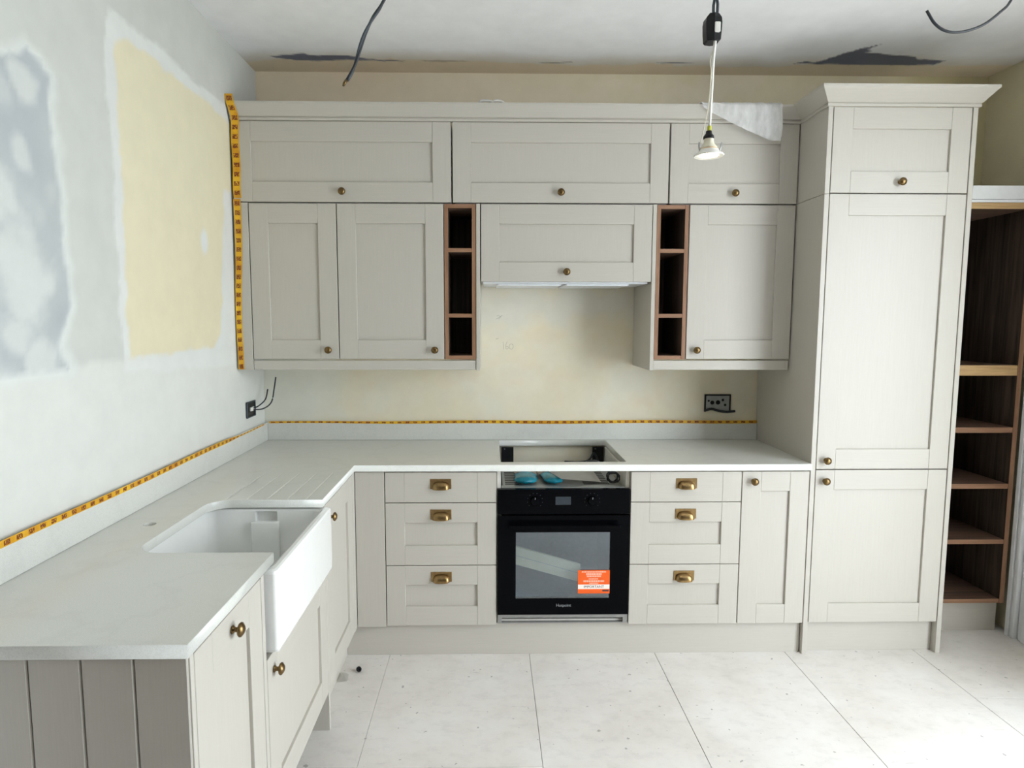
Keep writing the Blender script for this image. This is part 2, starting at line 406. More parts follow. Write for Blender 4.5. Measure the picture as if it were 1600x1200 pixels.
def paint_ceiling(X, Y):
    n1 = vnoise(X+2, Y+8, 5, 91); n2 = vnoise(X+7, Y+2, 22, 95)
    base = np.ones(X.shape+(3,))*L3(245, 245, 246)
    base = base*(.97+.05*n1[..., None])
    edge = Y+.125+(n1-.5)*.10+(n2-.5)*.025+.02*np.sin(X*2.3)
    base = lerp(base, L3(214, 204, 186), sm(-edge-.06, .14)*.8)  # soft tan blend paints in the cornice's partial shade
    base = lerp(base, L3(226, 210, 184), sm(-edge, .012))  # unpainted plaster strip with a wavy edge
    def add(poly, col, m=1., w=.008, k=.022):
        nonlocal base
        yy = Y+(n2-.5)*k; xx = X+(vnoise(X, Y, 30, 99)-.5)*k
        base = lerp(base, col, sm(sdf(xx, yy, poly), w)*m)
    dark = L3(108, 110, 124)
    add([(.15, -.185), (.22, -.205), (.33, -.225), (.36, -.20), (.53, -.205), (.62, -.165), (.79, -.148), (.78, -.138), (.52, -.155), (.40, -.14), (.25, -.145)], dark)
    add([(.86, -.15), (.95, -.16), (1.1, -.145), (.98, -.138)], L3(140, 130, 120), .7)
    add([(1.45, -.14), (1.60, -.15), (1.62, -.142), (1.5, -.133)], L3(120, 112, 104), .9, k=.01)
    add([(2.02, -.148), (2.14, -.158), (2.2, -.15), (2.05, -.14)], dark, .9, k=.01)
    add([(2.70, -.15), (2.75, -.175), (2.79, -.165), (2.86, -.25), (2.93, -.335), (3.0, -.385), (2.96, -.33), (2.995, -.30), (2.97, -.285), (3.08, -.27), (3.22, -.25), (3.28, -.215), (3.42, -.195), (3.40, -.15), (3.2, -.14)], dark)
    return base
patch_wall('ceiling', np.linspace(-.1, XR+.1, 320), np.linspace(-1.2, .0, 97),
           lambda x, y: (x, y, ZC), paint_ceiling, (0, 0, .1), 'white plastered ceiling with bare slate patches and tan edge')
# the rest of the room, behind the camera
struct(box('ceiling_far', (-.1, XR+.1, YF-.1, -1.2, ZC, ZC+.1), 'plaster_plain', bev=0), 'white ceiling over the rest of the room')
struct(box('wall_left_lower', (-.1, 0, -2.6, .1, -.06, .9), 'plaster_plain', bev=0), 'plaster of the left wall hidden behind the base units')
struct(box('wall_left_far', (-.1, 0, YF-.1, -2.6, -.06, ZC), 'darkened_plaster', bev=0), 'left wall plaster nearer the camera')
bm = bx(bmesh.new(), -.1, XR+.1, YF-.1, YF, -.06, ZC)
struct(obj('wall_front', bm, 'darkened_plaster'), 'plain plaster wall behind the camera')
bm = bmesh.new()
bx(bm, XR, XR+.12, DOOR_Y1, 0, -.06, ZC); bx(bm, XR, XR+.12, DOOR_Y0, DOOR_Y1, DOOR_Z, ZC)
struct(obj('wall_right', bm, 'plaster'), 'right wall with a tall garden doorway')
struct(box('wall_right_far', (XR, XR+.12, YF-.1, DOOR_Y0, -.06, ZC), 'darkened_plaster', bev=0), 'right wall in darkened plaster nearer the camera')
me = bpy.data.objects['wall_right'].data
ca = me.color_attributes.new('patch', 'FLOAT_COLOR', 'POINT')
ca.data.foreach_set('color', np.tile(np.append(L3(228, 219, 188), 1), (len(me.vertices), 1)).astype(np.float32).ravel())
# architrave: fluted, as real ribs
def architrave(name, y0, y1, z1, label):
    bm = bmesh.new(); n = 5; w = (y1-y0)/n
    bx(bm, XR-.012, XR-.001, y0, y1, 0, z1)
    prof = []
    for k in range(n):
        a = y0+k*w; d = (.030, .018, .026, .018, .036)[k]
        bx(bm, XR-.012-d, XR-.010, a+.002, a+w-.002, 0, z1, bev=.004, seg=2)
    return struct(obj(name, bm, 'trim_paint', smooth=.6), label)
architrave('trim_1', -.588, -.452, DOOR_Z+.1, 'white ribbed doorway architrave beside the walnut shelves')
architrave('trim_2', DOOR_Y0-.13, DOOR_Y0-.01, DOOR_Z+.1, 'white ribbed architrave on the near side of the doorway')
struct(box('trim_3', (XR-.05, XR-.001, -.448, -.428, 0, 2.2), 'trim_paint'), 'narrow white lining strip between shelves and architrave')
struct(box('exterior_ground', (XR+.12, 12, -9, 6, -.16, -.06), 'patio', bev=0), 'pale paving outside the doorway')
# floor: slab with loose laid boards
fl = struct(box('floor', (-.1, XR+.12, YF-.1, .1, -.06, -.012), 'seam_grey', bev=0), 'floor of pale cement boards with dust and scuffs')
cols = [(0, .742), (.742, 1.385), (1.385, 1.968), (1.968, 2.578), (2.578, 3.19), (3.19, XR)]
offs = [-1.32, -1.325, -1.9, -1.9, -1.5, -.95]
for (a, b), off in zip(cols, offs):
    ys = [0]; y = off
    while y > YF: ys.append(y); y -= 1.2
    ys.append(YF)
    for y1, y0 in zip(ys, ys[1:]):
        g = .0006 if a in (0, .742) else .0012
        box('floor_board', (a+g, b-g, y0+g, y1-g, -.0115, 0), 'floor_boards', fl, bev=.0006)

# ================================================================== CABINET KIT
def fr(frame, u, n, z):
    return (u, -n, z) if frame == 'B' else (n, u, z)
def fbox(frame, u0, u1, n0, n1, z0, z1):
    a, b = fr(frame, u0, n0, z0), fr(frame, u1, n1, z1)
    return (a[0], b[0], a[1], b[1], a[2], b[2])
KNOB = {}
def knob(frame, parent, u, n, z):
    if frame not in KNOB:
        ax = (0, -1, 0) if frame == 'B' else (1, 0, 0)
        bm = lathe(bmesh.new(), [(0, 0), (0, .0095), (.002, .0105), (.004, .009), (.0065, .0062), (.012, .0058), (.0145, .0095), (.0165, .0148), (.0195, .0172), (.023, .0165), (.0255, .0125), (.0265, .0118), (.0285, .0085), (.0292, .004), (.0294, 0)], ax, (0, 0, 0), 20)
        KNOB[frame] = obj('knob', bm, 'knob_brass', parent, smooth=True, origin=(0, 0, 0))
        o = KNOB[frame]; w = Vector(fr(frame, u, n, z)); o.location = w-WL[parent.name]; WL[o.name] = w; o['label'] = 'antique brass knob'; return o
    o = share('knob', KNOB[frame], parent, fr(frame, u, n, z)); o['label'] = 'antique brass knob'; return o
CUP = []
def cup_handle(parent, x, n, z):
    if not CUP:
        bm = bx(bmesh.new(), -.047, .047, -.0025, 0, -.023, .023, bev=.0008)
        nu, nv = 20, 9; a, h, d = .0395, .030, .026; grid = []; z0 = -.019
        for i in range(nu+1):
            u = -1+2*i/nu; s = max(0, 1-abs(u)**3.2)**(1/2.4)
            row = []
            for j in range(nv+1):
                th = math.radians(-2+100*j/nv)
                row.append((a*u, -.002-d*max(0, math.sin(th))**.8*s, z0+h*max(-.12, math.cos(th))*s))
            grid.append(row)
        V = [[bm.verts.new(p) for p in row] for row in grid]
        nf = [bm.faces.new((V[i][j], V[i+1][j], V[i+1][j+1], V[i][j+1])) for i in range(nu) for j in range(nv)]
        bmesh.ops.solidify(bm, geom=nf, thickness=.0016)
        bmesh.ops.remove_doubles(bm, verts=bm.verts, dist=.00005)
        o = obj('cup_handle', bm, 'cup_brass', parent, smooth=.7, origin=(0, 0, 0)); CUP.append(o)
        w = Vector((x, -n, z)); o.location = w-WL[parent.name]; WL[o.name] = w
    else: o = share('cup_handle', CUP[0], parent, (x, -n, z))
    o['label'] = 'antique brass cup handle on a rectangular plate'; return o
def shaker(frame, cab, name, u0, u1, z0, z1, nf, stile=.085, rail=.09, slab=False, top=None):
    rt = top or rail; T = .022; rec = 0 if slab else .0095
    if slab: d = box(name, fbox(frame, u0+stile+.0004, u1-stile-.0004, nf-T, nf-.0002, z0, z1), 'paint_h', cab, bev=.0009)
    else: d = box(name, fbox(frame, u0+stile-.006, u1-stile+.006, nf-T+.002, nf-rec, z0+rail-.006, z1-rt+.006), 'paint_v', cab, bev=.0005)
    for a, b in ((u0, u0+stile), (u1-stile, u1)):
        box('stile', fbox(frame, a, b, nf-T, nf, z0, z1), 'paint_v', d, bev=.0011)
    if not slab:
        for a, b in ((z0, z0+rail), (z1-rt, z1)):
            box('rail', fbox(frame, u0+stile+.0003, u1-stile-.0003, nf-T, nf-.0003, a, b), 'paint_h', d, bev=.0011)
    return d
NB, NU, NT_ = .605, .36, .60        # front planes: base units, wall units, tall unit
NL = .60                            # left run (x)

# ---- base units on the back wall
def drawer_unit(u0, u1, label, name='drawer_unit'):
    c = thing(name, ((u0+u1)/2, -.3, .15), label, 'cabinet', 'base drawer units')
    box('body', (u0-.001, u1+.001, -NB+.032, -.03, .155, .866), 'carcass', c)
    for z0, z1, hz, sl in ((.727, .864, .8115, True), (.4375, .7235, .672, False), (.153, .434, .383, False)):
        d = shaker('B', c, 'drawer', u0, u1, z0, z1, NB, slab=sl)
        cup_handle(d, (u0+u1)/2, NB, hz)
    return c
drawer_unit(.7355, 1.232, 'greige three-drawer base unit left of the black oven')
drawer_unit(1.837, 2.335, 'greige three-drawer base unit right of the black oven')
c = thing('base_cabinet', (2.49, -.3, .15), 'narrow greige base cabinet with one tall door beside the tall unit', 'cabinet')
box('body', (2.3385, 2.644, -NB+.032, -.03, .155, .866), 'carcass', c)
d = shaker('B', c, 'door', 2.339, 2.641, .153, .864, NB); knob('B', d, 2.388, NB, .821)
c = thing('corner_filler', (.66, -NB+.01, .15), 'plain greige corner filler panel between sink run and drawers', 'panel')
box('panel', (.602, .7315, -NB, -NB+.022, .147, .866), 'paint_v', c)
box('return_panel', (.578, .600, -.654, -NB+.0, .147, .866), 'paint_v', c)

# ---- oven housing and oven
c = thing('oven_housing', (1.535, -.3, .15), 'open pale housing around the black oven', 'cabinet')
box('side_panel', (1.2345, 1.2525, -.583, -.04, .153, .866), 'carcass', c)
box('side_panel', (1.8175, 1.8345, -.583, -.04, .153, .866), 'carcass', c)
box('base_panel', (1.253, 1.817, -.583, -.04, .153, .170), 'carcass', c)
OY = -.61
o_ = thing('oven', (1.535, -.3, .17), 'built-in black glass oven with orange sticker on its door', 'oven')
bm = bmesh.new(); X0, X1 = 1.262, 1.808
# body as an open shell so the cavity is real
bx(bm, X0, X1, -.56, -.06, .765, .783); bx(bm, X0, X1, -.56, -.06, .18, .2); bx(bm, X0, X0+.02, -.56, -.06, .2, .765); bx(bm, X1-.02, X1, -.56, -.06, .2, .765); bx(bm, X0, X1, -.08, -.06, .2, .765)
obj('body', bm, 'galvanised', o_)
bm = bmesh.new()
for k in range(13):
    for a_, b_ in ((X0+.012, X0+.075), (X1-.17, X1-.05)): bx(bm, a_, b_, -.54+k*.032, -.54+k*.032+.013, .7825, .7838)
tag(obj('vent_slots', bm, 'gap_dark', o_), 'rows of dark vent slots in the top plate', None, kind='stuff')
box('top_flange', (1.256, 1.815, -.585, -.545, .779, .789), 'galvanised', o_)
bm = bmesh.new(); cx0, cx1, cz0, cz1 = 1.30, 1.77, .245, .625
bx(bm, cx0, cx1, -.15, -.14, cz0, cz1); bx(bm, cx0-.01, cx0, -.585, -.14, cz0, cz1); bx(bm, cx1, cx1+.01, -.585, -.14, cz0, cz1)
bx(bm, cx0, cx1, -.585, -.14, cz0-.01, cz0); bx(bm, cx0, cx1, -.585, -.14, cz1, cz1+.01)
obj('cavity', bm, 'enamel', o_)
cp = box('control_panel', (1.237, 1.833, OY, -.585, .673, .787), 'black_gloss', o_, bev=.002, seg=2)
box('display', (1.497, 1.566, OY-.0006, OY+.001, .716, .753), 'display', cp, bev=.0005)
for kx in (1.405, 1.662):
    k = obj('dial', lathe(bmesh.new(), [(0, 0), (0, .021), (.006, .021), (.013, .0195), (.0145, .018), (.0145, 0)], (0, -1, 0), (kx, OY, .735), 28), 'black_gloss', cp, smooth=.6)
    box('pointer', (kx-.001, kx+.001, OY-.0155, OY-.0145, .744, .753), 'logo_grey', cp, bev=0)
    bm = bmesh.new()
    for q in range(10):
        an = math.radians(-130+q*29); px, pz = kx+.034*math.sin(an), .735+.034*math.cos(an)
        bx(bm, px-.0018, px+.0018, OY-.0004, OY+.001, pz-.0018, pz+.0018)
    tag(obj('dial_markings', bm, 'display', cp), None, None)
dr = bmesh.new(); wx0, wx1, wz0, wz1 = 1.320, 1.745, .280, .589
bx(dr, 1.237, wx0, OY, -.588, .203, .666); bx(dr, wx1, 1.833, OY, -.588, .203, .666)
bx(dr, wx0, wx1, OY, -.588, .203, wz0); bx(dr, wx0, wx1, OY, -.588, wz1, .666)
dr = obj('door', dr, 'black_gloss', o_)
box('window_pane', (wx0, wx1, OY+.0005, OY+.004, wz0, wz1), 'window_glass', dr, bev=0)
bm = bx(bmesh.new(), 1.285, 1.785, OY-.040, OY-.026, .616, .634, bev=.003, seg=2)
for hx in (1.31, 1.745): bx(bm, hx, hx+.015, OY-.030, OY+.001, .618, .632)
obj('handle', bm, 'black_gloss', dr)
text('brand_lettering', 'Hotpoint', .0185, (1.538, OY-.0006, .247), 'logo_grey', dr)
st = box('sticker', (1.602, 1.747, OY-.0012, OY-.0004, .303, .412), 'sticker_orange', dr, bev=0)
box('white_band', (1.603, 1.746, OY-.0016, OY-.0011, .324, .345), 'sticker_white', st, bev=0)
text('important_lettering', 'IMPORTANT', .0165, (1.675, OY-.0018, .3345), 'ink', st)
bm = bmesh.new()
for zz, w, h in ((.4045, .110, .006), (.394, .070, .009), (.3835, .064, .007), (.3715, .046, .005), (.361, .094, .008), (.351, .040, .004)):
    # small print, too fine to read in the photograph
    x = 1.6745-w/2
    while x < 1.6745+w/2-.003:
        ww = random.uniform(.004, .008); bx(bm, x, min(x+ww, 1.6745+w/2), OY-.0015, OY-.0011, zz-h/2, zz+h/2); x += ww+.0018
obj('small_print', bm, 'sticker_pale', st)
box('dark_mark', (1.714, 1.743, OY-.0015, OY-.0011, .3125, .320), 'ink', st, bev=0)
bm = bx(bmesh.new(), 1.24, 1.832, -.600, -.585, .184, .198); bx(bm, 1.24, 1.258, -.6, -.585, .163, .184); bx(bm, 1.812, 1.832, -.6, -.585, .163, .184); bx(bm, 1.24, 1.832, -.6, -.585, .158, .163)
obj('vent_trim', bm, 'steel', o_)
# pale packing board left inside the oven, seen slanting behind the glass
bm = bmesh.new()
P4 = [(1.29, .515), (1.29, .430), (1.62, .335), (1.62, .418)]
A = [bm.verts.new((x, -.560, z)) for x, z in P4]; B = [bm.verts.new((x, -.545, z)) for x, z in P4]
bm.faces.new(A); bm.faces.new(B[::-1])
for k in range(4): bm.faces.new((A[k], B[k], B[(k+1) % 4], A[(k+1) % 4]))
pb = tag(obj('packing_board', bm, 'cardboard'), 'beige packing board slanting inside the oven behind the glass', 'packaging')
bm = bmesh.new(); Q = [(1.292, .4735), (1.292, .4715), (1.618, .3755), (1.618, .3775)]
A = [bm.verts.new((x, -.5606, z)) for x, z in Q]; bm.faces.new(A)
obj('crease', bm, 'enamel', pb)

# ---- things lying on the oven, under the hob opening
def bag(name, cx, cy, L, W, H, ang, label, zb=.7862):
    tmat = Matrix.Translation((cx, cy, zb)) @ Matrix.Rotation(ang, 4, 'Z')
    b_ = thing(name, (cx, cy, zb), label, 'bag', 'teal packing bags on the oven top')
    for nm, x0, x1, mat, hs in (('teal_end', -L/2, L*.12, 'teal_plastic', 1.), ('foil_end', L*.09, L/2, 'bag_grey', .8)):
        bm = bmesh.new(); n = 16; rings = []; m = 9
        for i in range(m):
            s = i/(m-1); x = x0+(x1-x0)*s; e = (1-abs(2*s-1)**5)**.5*.96+.04
            rings.append([bm.verts.new(tmat @ Vector((x, W/2*e*math.cos(2*math.pi*k/n)*(1+.08*math.sin(k*2.1+i)), max(0, H*hs/2*(1+e*math.sin(2*math.pi*k/n)*(1+.12*math.cos(3*k+i*1.7))))))) for k in range(n)])
        for A, B in zip(rings, rings[1:]):
            for k in range(n): bm.faces.new((A[k], A[(k+1) % n], B[(k+1) % n], B[k]))
        bm.faces.new(rings[0][::-1]); bm.faces.new(rings[-1]); obj(nm, bm, mat, b_, smooth=True)
bag('packing_bag', 1.372, -.42, .26, .105, .034, math.radians(88), 'teal plastic packing bag lying left on the oven top', .7895)
bag('packing_bag', 1.484, -.42, .26, .088, .032, math.radians(99), 'teal plastic packing bag half under the white leaflet', .7895)
def sheet(name, corners, label, lift):
    bm = bmesh.new(); n = 8; c = [Vector(p) for p in corners]; V = []
    for i in range(n+1):
        row = []
        for j in range(n+1):
            s, q = i/n, j/n
            p = (c[0]*(1-s)+c[1]*s)*(1-q)+(c[3]*(1-s)+c[2]*s)*q
            p.z += lift*math.sin(math.pi*s)*math.sin(math.pi*q); row.append(bm.verts.new(p))
        V.append(row)
    fs = [bm.faces.new((V[i][j], V[i+1][j], V[i+1][j+1], V[i][j+1])) for i in range(n) for j in range(n)]
    bmesh.ops.solidify(bm, geom=fs, thickness=.0015)
    return tag(obj(name, bm, 'paper', smooth=.6), label, 'paper')
sheet('leaflet', [(1.528, -.565, .8225), (1.72, -.50, .791), (1.72, -.25, .791), (1.445, -.30, .8245)], 'white paper leaflet draped over the oven top', .005)
bm = tube(bmesh.new(), [(1.775+.026*math.cos(a*.42)+.004*math.sin(a), -.52+.006*math.sin(a*1.3)+a*.0008, .814+.024*math.sin(a*.42)) for a in range(46)], .0036, 6)
co = thing('cable_coil', (1.775, -.52, .787), 'coiled black cable at the right of the oven top', 'cable')
obj('coil', bm, 'cable_black', co, smooth=True)
obj('tail', tube(bmesh.new(), spline([(1.76, -.505, .836), (1.755, -.40, .84), (1.735, -.25, .835), (1.71, -.12, .80)]), .006, 8), 'cable_grey', co, smooth=True)
# fixing brackets and cable in the hob opening
for x0, x1, lb in ((1.265, 1.330, 'black fixing plate at the left rear of the hob opening'), (1.752, 1.812, 'black fixing plate at the right rear of the hob opening')):
    b_ = box('fixing_plate', (x0, x1, -.055, -.042, .775, .866), 'black_plastic', bev=.001); tag(b_, lb, 'bracket', 'black fixing plates in the hob opening')
    b_2 = obj('screw', lathe(bmesh.new(), [(0, 0), (0, .004), (.002, .003), (.002, 0)], (0, -1, 0), ((x0+x1)/2-.015, -.055, .857), 12), 'steel', b_)
tag(obj('hob_cable', tube(bmesh.new(), spline([(1.60, -.075, .7915), (1.68, -.085, .7915), (1.73, -.075, .80), (1.755, -.066, .835), (1.77, -.066, .82), (1.78, -.075, .7915)]), .0055, 8), 'cable_black', smooth=True), 'black cable lying behind the oven in the hob opening', 'cable')

# ---- worktop: one continuous L with sink notch, hob opening, tap hole, drainer grooves
LX, WY, YE, ZW, TW = .604, -.6165, -2.175, .900, .0295
def arc(cx, cy, r, a0, a1, n=8):
    return [(cx+r*math.cos(math.radians(a0+(a1-a0)*k/n)), cy+r*math.sin(math.radians(a0+(a1-a0)*k/n))) for k in range(n+1)]
cu = bpy.data.curves.new('wt', 'CURVE'); cu.dimensions = '2D'; cu.fill_mode = 'BOTH'; cu.extrude = TW/2-.0015; cu.bevel_depth = .0015; cu.bevel_resolution = 1; cu.offset = -.0015
def poly(pts):
    s = cu.splines.new('POLY'); s.points.add(len(pts)-1); s.use_cyclic_u = True
    for p, q in zip(s.points, pts): p.co = (q[0], q[1], 0, 1)
SY0, SY1, SX = -1.672, -1.156, .214
notch = [(LX, SY1)] + arc(SX+.075, SY1-.075, .075, 90, 180) + arc(SX+.075, SY0+.075, .075, 180, 270) + [(LX, SY0)]
poly([(.001, -.001), (2.6455, -.001), (2.6455, WY), (LX, WY)] + notch + [(LX, YE), (.001, YE)])
poly([(1.253, -.04), (1.253, -.558), (1.822, -.558), (1.822, -.04)])
poly(arc(.134, -1.424, .0175, 0, 345, 23))
wt = bpy.data.objects.new('tmp_wt', cu); wt.location = (0, 0, ZW-TW/2); COL.objects.link(wt); bpy.context.view_layer.update()
wt = to_mesh_obj(wt, 'worktop', 'quartz')
bm = bmesh.new()
for gx in (.262, .334, .406, .478, .545):
    L = .40; tube(bm, [(gx, -1.147, ZW+.0020), (gx, -.85, ZW+.0026), (gx, -.745, ZW+.0051)], .0054, 16)
cut = obj('tmp_cut', bm, 'quartz')
md = wt.modifiers.new('g', 'BOOLEAN'); md.object = cut; md.operation = 'DIFFERENCE'; md.solver = 'EXACT'
dg = bpy.context.evaluated_depsgraph_get(); dg.update()
me = bpy.data.meshes.new_from_object(wt.evaluated_get(dg)); wt.modifiers.clear(); wt.data = me; bpy.data.objects.remove(cut)
tag(wt, 'white quartz L-shaped worktop with drainer grooves and hob opening', 'worktop')
tag(box('upstand', (.0215, 2.6455, -.0205, -.0015, ZW+.0005, .9955), 'quartz', bev=.001), 'white quartz upstand along the back wall', 'upstand', 'worktop upstands')
tag(box('upstand', (.0025, .0205, YE, -.0015, ZW+.0005, .9955), 'quartz', bev=.001), 'white quartz upstand along the patched left wall', 'upstand', 'worktop upstands')

# ---- left run
c = thing('base_cabinet', (.3, -1.96, .15), 'greige base cabinet at the near end of the sink run', 'cabinet')
box('body', (.03, NL-.032, -2.142, -1.742, .155, .866), 'carcass', c)
d = shaker('L', c, 'door', -2.141, -1.768, .153, .864, NL, stile=.082); knob('L', d, -1.955, NL, .82)
box('filler_strip', (NL-.024, NL, -1.764, -1.743, .153, .866), 'paint_v', c)
c = thing('sink_cabinet', (.3, -1.43, .15), 'greige cabinet under the white butler sink', 'cabinet')
bm = bx(bmesh.new(), .03, NL-.032, -1.738, -1.122, .155, .618)
obj('body', bm, 'carcass', c)
d = shaker('L', c, 'door', -1.739, -1.123, .153, .622, NL); knob('L', d, -1.690, NL, .572)
c = thing('support_panel', (.3, -1.11, 0), 'greige floor-standing panel between sink cabinet and corner door', 'panel')
box('panel', (.03, NL, -1.1205, -1.1015, 0.0, .866), 'paint_v', c)
c = thing('base_cabinet', (.3, -.88, .15), 'greige base cabinet beyond the sink next to the corner', 'cabinet')
box('body', (.03, NL-.032, -1.099, -.66, .155, .866), 'carcass', c)
d = shaker('L', c, 'door', -1.099, -.657, .153, .864, NL); knob('L', d, -1.052, NL, .805)
# boarded end panel: each board a piece
c = thing('end_panel', (.3, -2.155, 0), 'greige tongue-and-groove end panel of the sink run', 'panel')
box('backing', (.012, NL, -2.160, -2.1435, 0, .8695), 'paint_v', c)
xs = [.004, .070, .175, .281, .386, .491, .599]
for a, b in zip(xs, xs[1:]):
    bm = bmesh.new(); bx(bm, a+.0008, b-.0008, -2.1665, -2.1602, 0.001, .869, bev=.0032)
    obj('board', bm, 'paint_v', c)
# butler sink
sk = thing('butler_sink', (.4, -1.42, .63), 'white ceramic butler sink with deep front apron', 'sink')
sx0, sx1, sy0, sy1, sz0, sz1 = .165, .628, -1.722, -1.124, .632, .8665
ox = lambda i, z, r: rrect(sx0+i, sx1-i, sy0+i, sy1-i, r, z)
wt_ = .028
ix = lambda i, z, r: rrect(sx0+wt_+i, sx1-wt_-i, sy0+wt_+i, sy1-wt_-i, r, z)
loops = [ox(.012, sz0, .010), ox(.004, sz0+.003, .012), ox(0, sz0+.012, .014), ox(0, sz1-.010, .014), ox(.003, sz1-.003, .012), ox(.010, sz1, .010),
         ix(-.008, sz1, .03), ix(-.002, sz1-.003, .032), ix(0, sz1-.01, .034), ix(.004, .70, .04), ix(.008, .672, .045), ix(.02, .660, .05), ix(.05, .6575, .05)]
obj('basin', loft(bmesh.new(), loops, True, True), 'ceramic', sk, smooth=.3)
yf = sy1-wt_
bs = bpy.data.objects['basin']
cut = obj('tmp_cut', bx(bmesh.new(), .362, .441, yf-.03, yf+.018, .815, .857, bev=.004, seg=2), 'ceramic')
md = bs.modifiers.new('g', 'BOOLEAN'); md.object = cut; md.operation = 'DIFFERENCE'; md.solver = 'EXACT'
dg = bpy.context.evaluated_depsgraph_get(); dg.update()
me = bpy.data.meshes.new_from_object(bs.evaluated_get(dg)); bs.modifiers.clear(); bs.data = me; me.set_sharp_from_angle(angle=.3); bpy.data.objects.remove(cut)
bm = bmesh.new(); bx(bm, .349, .449, yf-.018, yf+.004, .66, .822, bev=.006, seg=3)
obj('overflow_weir', bm, 'ceramic', sk, smooth=.7)
obj('waste', lathe(bmesh.new(), [(0, 0), (.002, .02), (.004, .04), (.0015, .045), (0, .045)], (0, 0, 1), (.40, -1.42, .6578), 28), 'steel', sk, smooth=True)

# ---- tall unit
c = thing('tall_cabinet', (2.97, -.3, 0), 'tall greige fridge-height cabinet with three doors and flared cornice', 'cabinet')
box('body', (2.670, 3.271, -NT_+.033, -.005, .155, 2.447), 'carcass', c)
box('side_panel', (2.6475, 2.6685, -NT_-.001, -.003, 0, 2.083), 'paint_v', c)
box('side_panel', (2.6475, 2.6685, -NT_-.001, -.003, 2.0845, 2.455), 'paint_v', c)
box('side_panel', (3.2735, 3.2945, -NT_-.001, -.003, 0, 2.455), 'paint_v', c)
for z0, z1, ku, kz in ((.153, .8685, 2.7135, .820), (.8735, 2.084, 2.7135, .914), (2.089, 2.447, 2.975, 2.134)):
    d = shaker('B', c, 'door', 2.6725, 3.2695, z0, z1, NT_); knob('B', d, ku, NT_, kz)
def cornice_sweep(path, prof):
    """path: list of (point, outward offset dir); prof: [(offset, z)] closed"""
    bm = bmesh.new()
    R = [[bm.verts.new((p[0]+d_[0]*o, p[1]+d_[1]*o, z)) for o, z in prof] for p, d_ in path]
    n = len(prof)
    for A, B in zip(R, R[1:]):
        for k in range(n): bm.faces.new((A[k], A[(k+1) % n], B[(k+1) % n], B[k]))
    bm.faces.new(R[0][::-1]); bm.faces.new(R[-1]); return bm
prof = [(-.02, 2.4555), (.0, 2.4475), (.006, 2.4475), (.008, 2.450), (.008, 2.4585), (.004, 2.461), (.012, 2.466), (.044, 2.505), (.050, 2.511), (.052, 2.514), (.052, 2.524), (-.02, 2.524)]
obj('cornice', cornice_sweep([((2.6475, -.362), (-1, 0)), ((2.6475, -.601), (-1, -1)), ((3.2945, -.601), (1, -1)), ((3.2945, -.003), (1, 0))], prof), 'paint_h', c, smooth=.5)

# ---- plinths
tag(box('plinth', (.548, 2.644, -.578, -.560, 0, .1505), 'paint_h', bev=.0008), 'long greige plinth under the oven and drawers', 'plinth', 'plinths')
tag(box('plinth', (2.6695, 3.2725, -.567, -.549, 0, .1525), 'paint_h', bev=.0008), 'short greige plinth under the tall cabinet', 'plinth', 'plinths')
tag(box('plinth', (.528, .547, -1.0995, -.560, 0, .1525), 'paint_h', bev=.0008), 'greige plinth under the corner door beyond the sink', 'plinth', 'plinths')
tag(box('plinth', (3.296, 3.728, -.385, -.367, 0, .1565), 'paint_h', bev=.0008), 'greige plinth under the walnut shelf unit', 'plinth', 'plinths')

# ---- wall units
c = thing('wall_cabinet', (.54, -.18, 1.35), 'greige two-door wall cabinet at the left, above the corner', 'cabinet', 'wall cabinets')
box('body', (.055, .988, -NU+.032, -.003, 1.352, 2.0795), 'carcass', c)
box('filler_strip', (.016, .082, -NU, -NU+.022, 1.303, 2.0795), 'paint_v', c)
d = shaker('B', c, 'door', .0865, .4875, 1.355, 2.0775, NU); knob('B', d, .441, NU, 1.398)
d = shaker('B', c, 'door', .4925, .9865, 1.355, 2.0775, NU); knob('B', d, .943, NU, 1.398)
c = thing('wall_cabinet', (2.39, -.18, 1.35), 'greige single-door wall cabinet beside the tall unit', 'cabinet', 'wall cabinets')
box('body', (2.140, 2.644, -NU+.032, -.003, 1.352, 2.0795), 'carcass', c)
d = shaker('B', c, 'door', 2.1425, 2.6405, 1.355, 2.0775, NU); knob('B', d, 2.190, NU, 1.398)
def open_shelf(u0, u1, label):
    c = thing('open_shelf_unit', ((u0+u1)/2, -.18, 1.35), label, 'shelf', 'narrow walnut shelf units')
    F = NU-.003; t_ = .018
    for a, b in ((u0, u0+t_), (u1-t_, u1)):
        s = box('side', (a, b, -F, -.004, 1.353, 2.0775), 'walnut_v_shade', c, bev=.0005); box('edging', (a, b, -F-.001, -F, 1.353, 2.0775), 'edge_v_lit', s, bev=0)
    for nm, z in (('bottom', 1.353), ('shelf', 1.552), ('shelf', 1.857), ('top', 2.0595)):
        s = box(nm, (u0+t_+.0003, u1-t_-.0003, -F+.002, -.004, z, z+.018), 'walnut_h_lit', c, bev=.0005); box('edging', (u0+t_, u1-t_, -F+.001, -F+.002, z, z+.018), 'edge_h_lit', s, bev=0)
    box('back', (u0+t_, u1-t_, -.02, -.012, 1.371, 2.06), 'walnut_v_shade', c, bev=0)
open_shelf(.9905, 1.1375, 'narrow walnut open shelf unit left of the extractor')
open_shelf(1.9885, 2.1385, 'narrow walnut open shelf unit right of the extractor')
for a, b, lb in ((1.1395, 1.1575, 'greige end panel between left walnut shelves and extractor'), (1.9685, 1.9865, 'greige end panel between extractor and right walnut shelves')):
    tag(box('end_panel', (a, b, -NU-.001, -.003, 1.3005, 2.0795), 'paint_v', bev=.001), lb, 'panel', 'wall unit end panels')
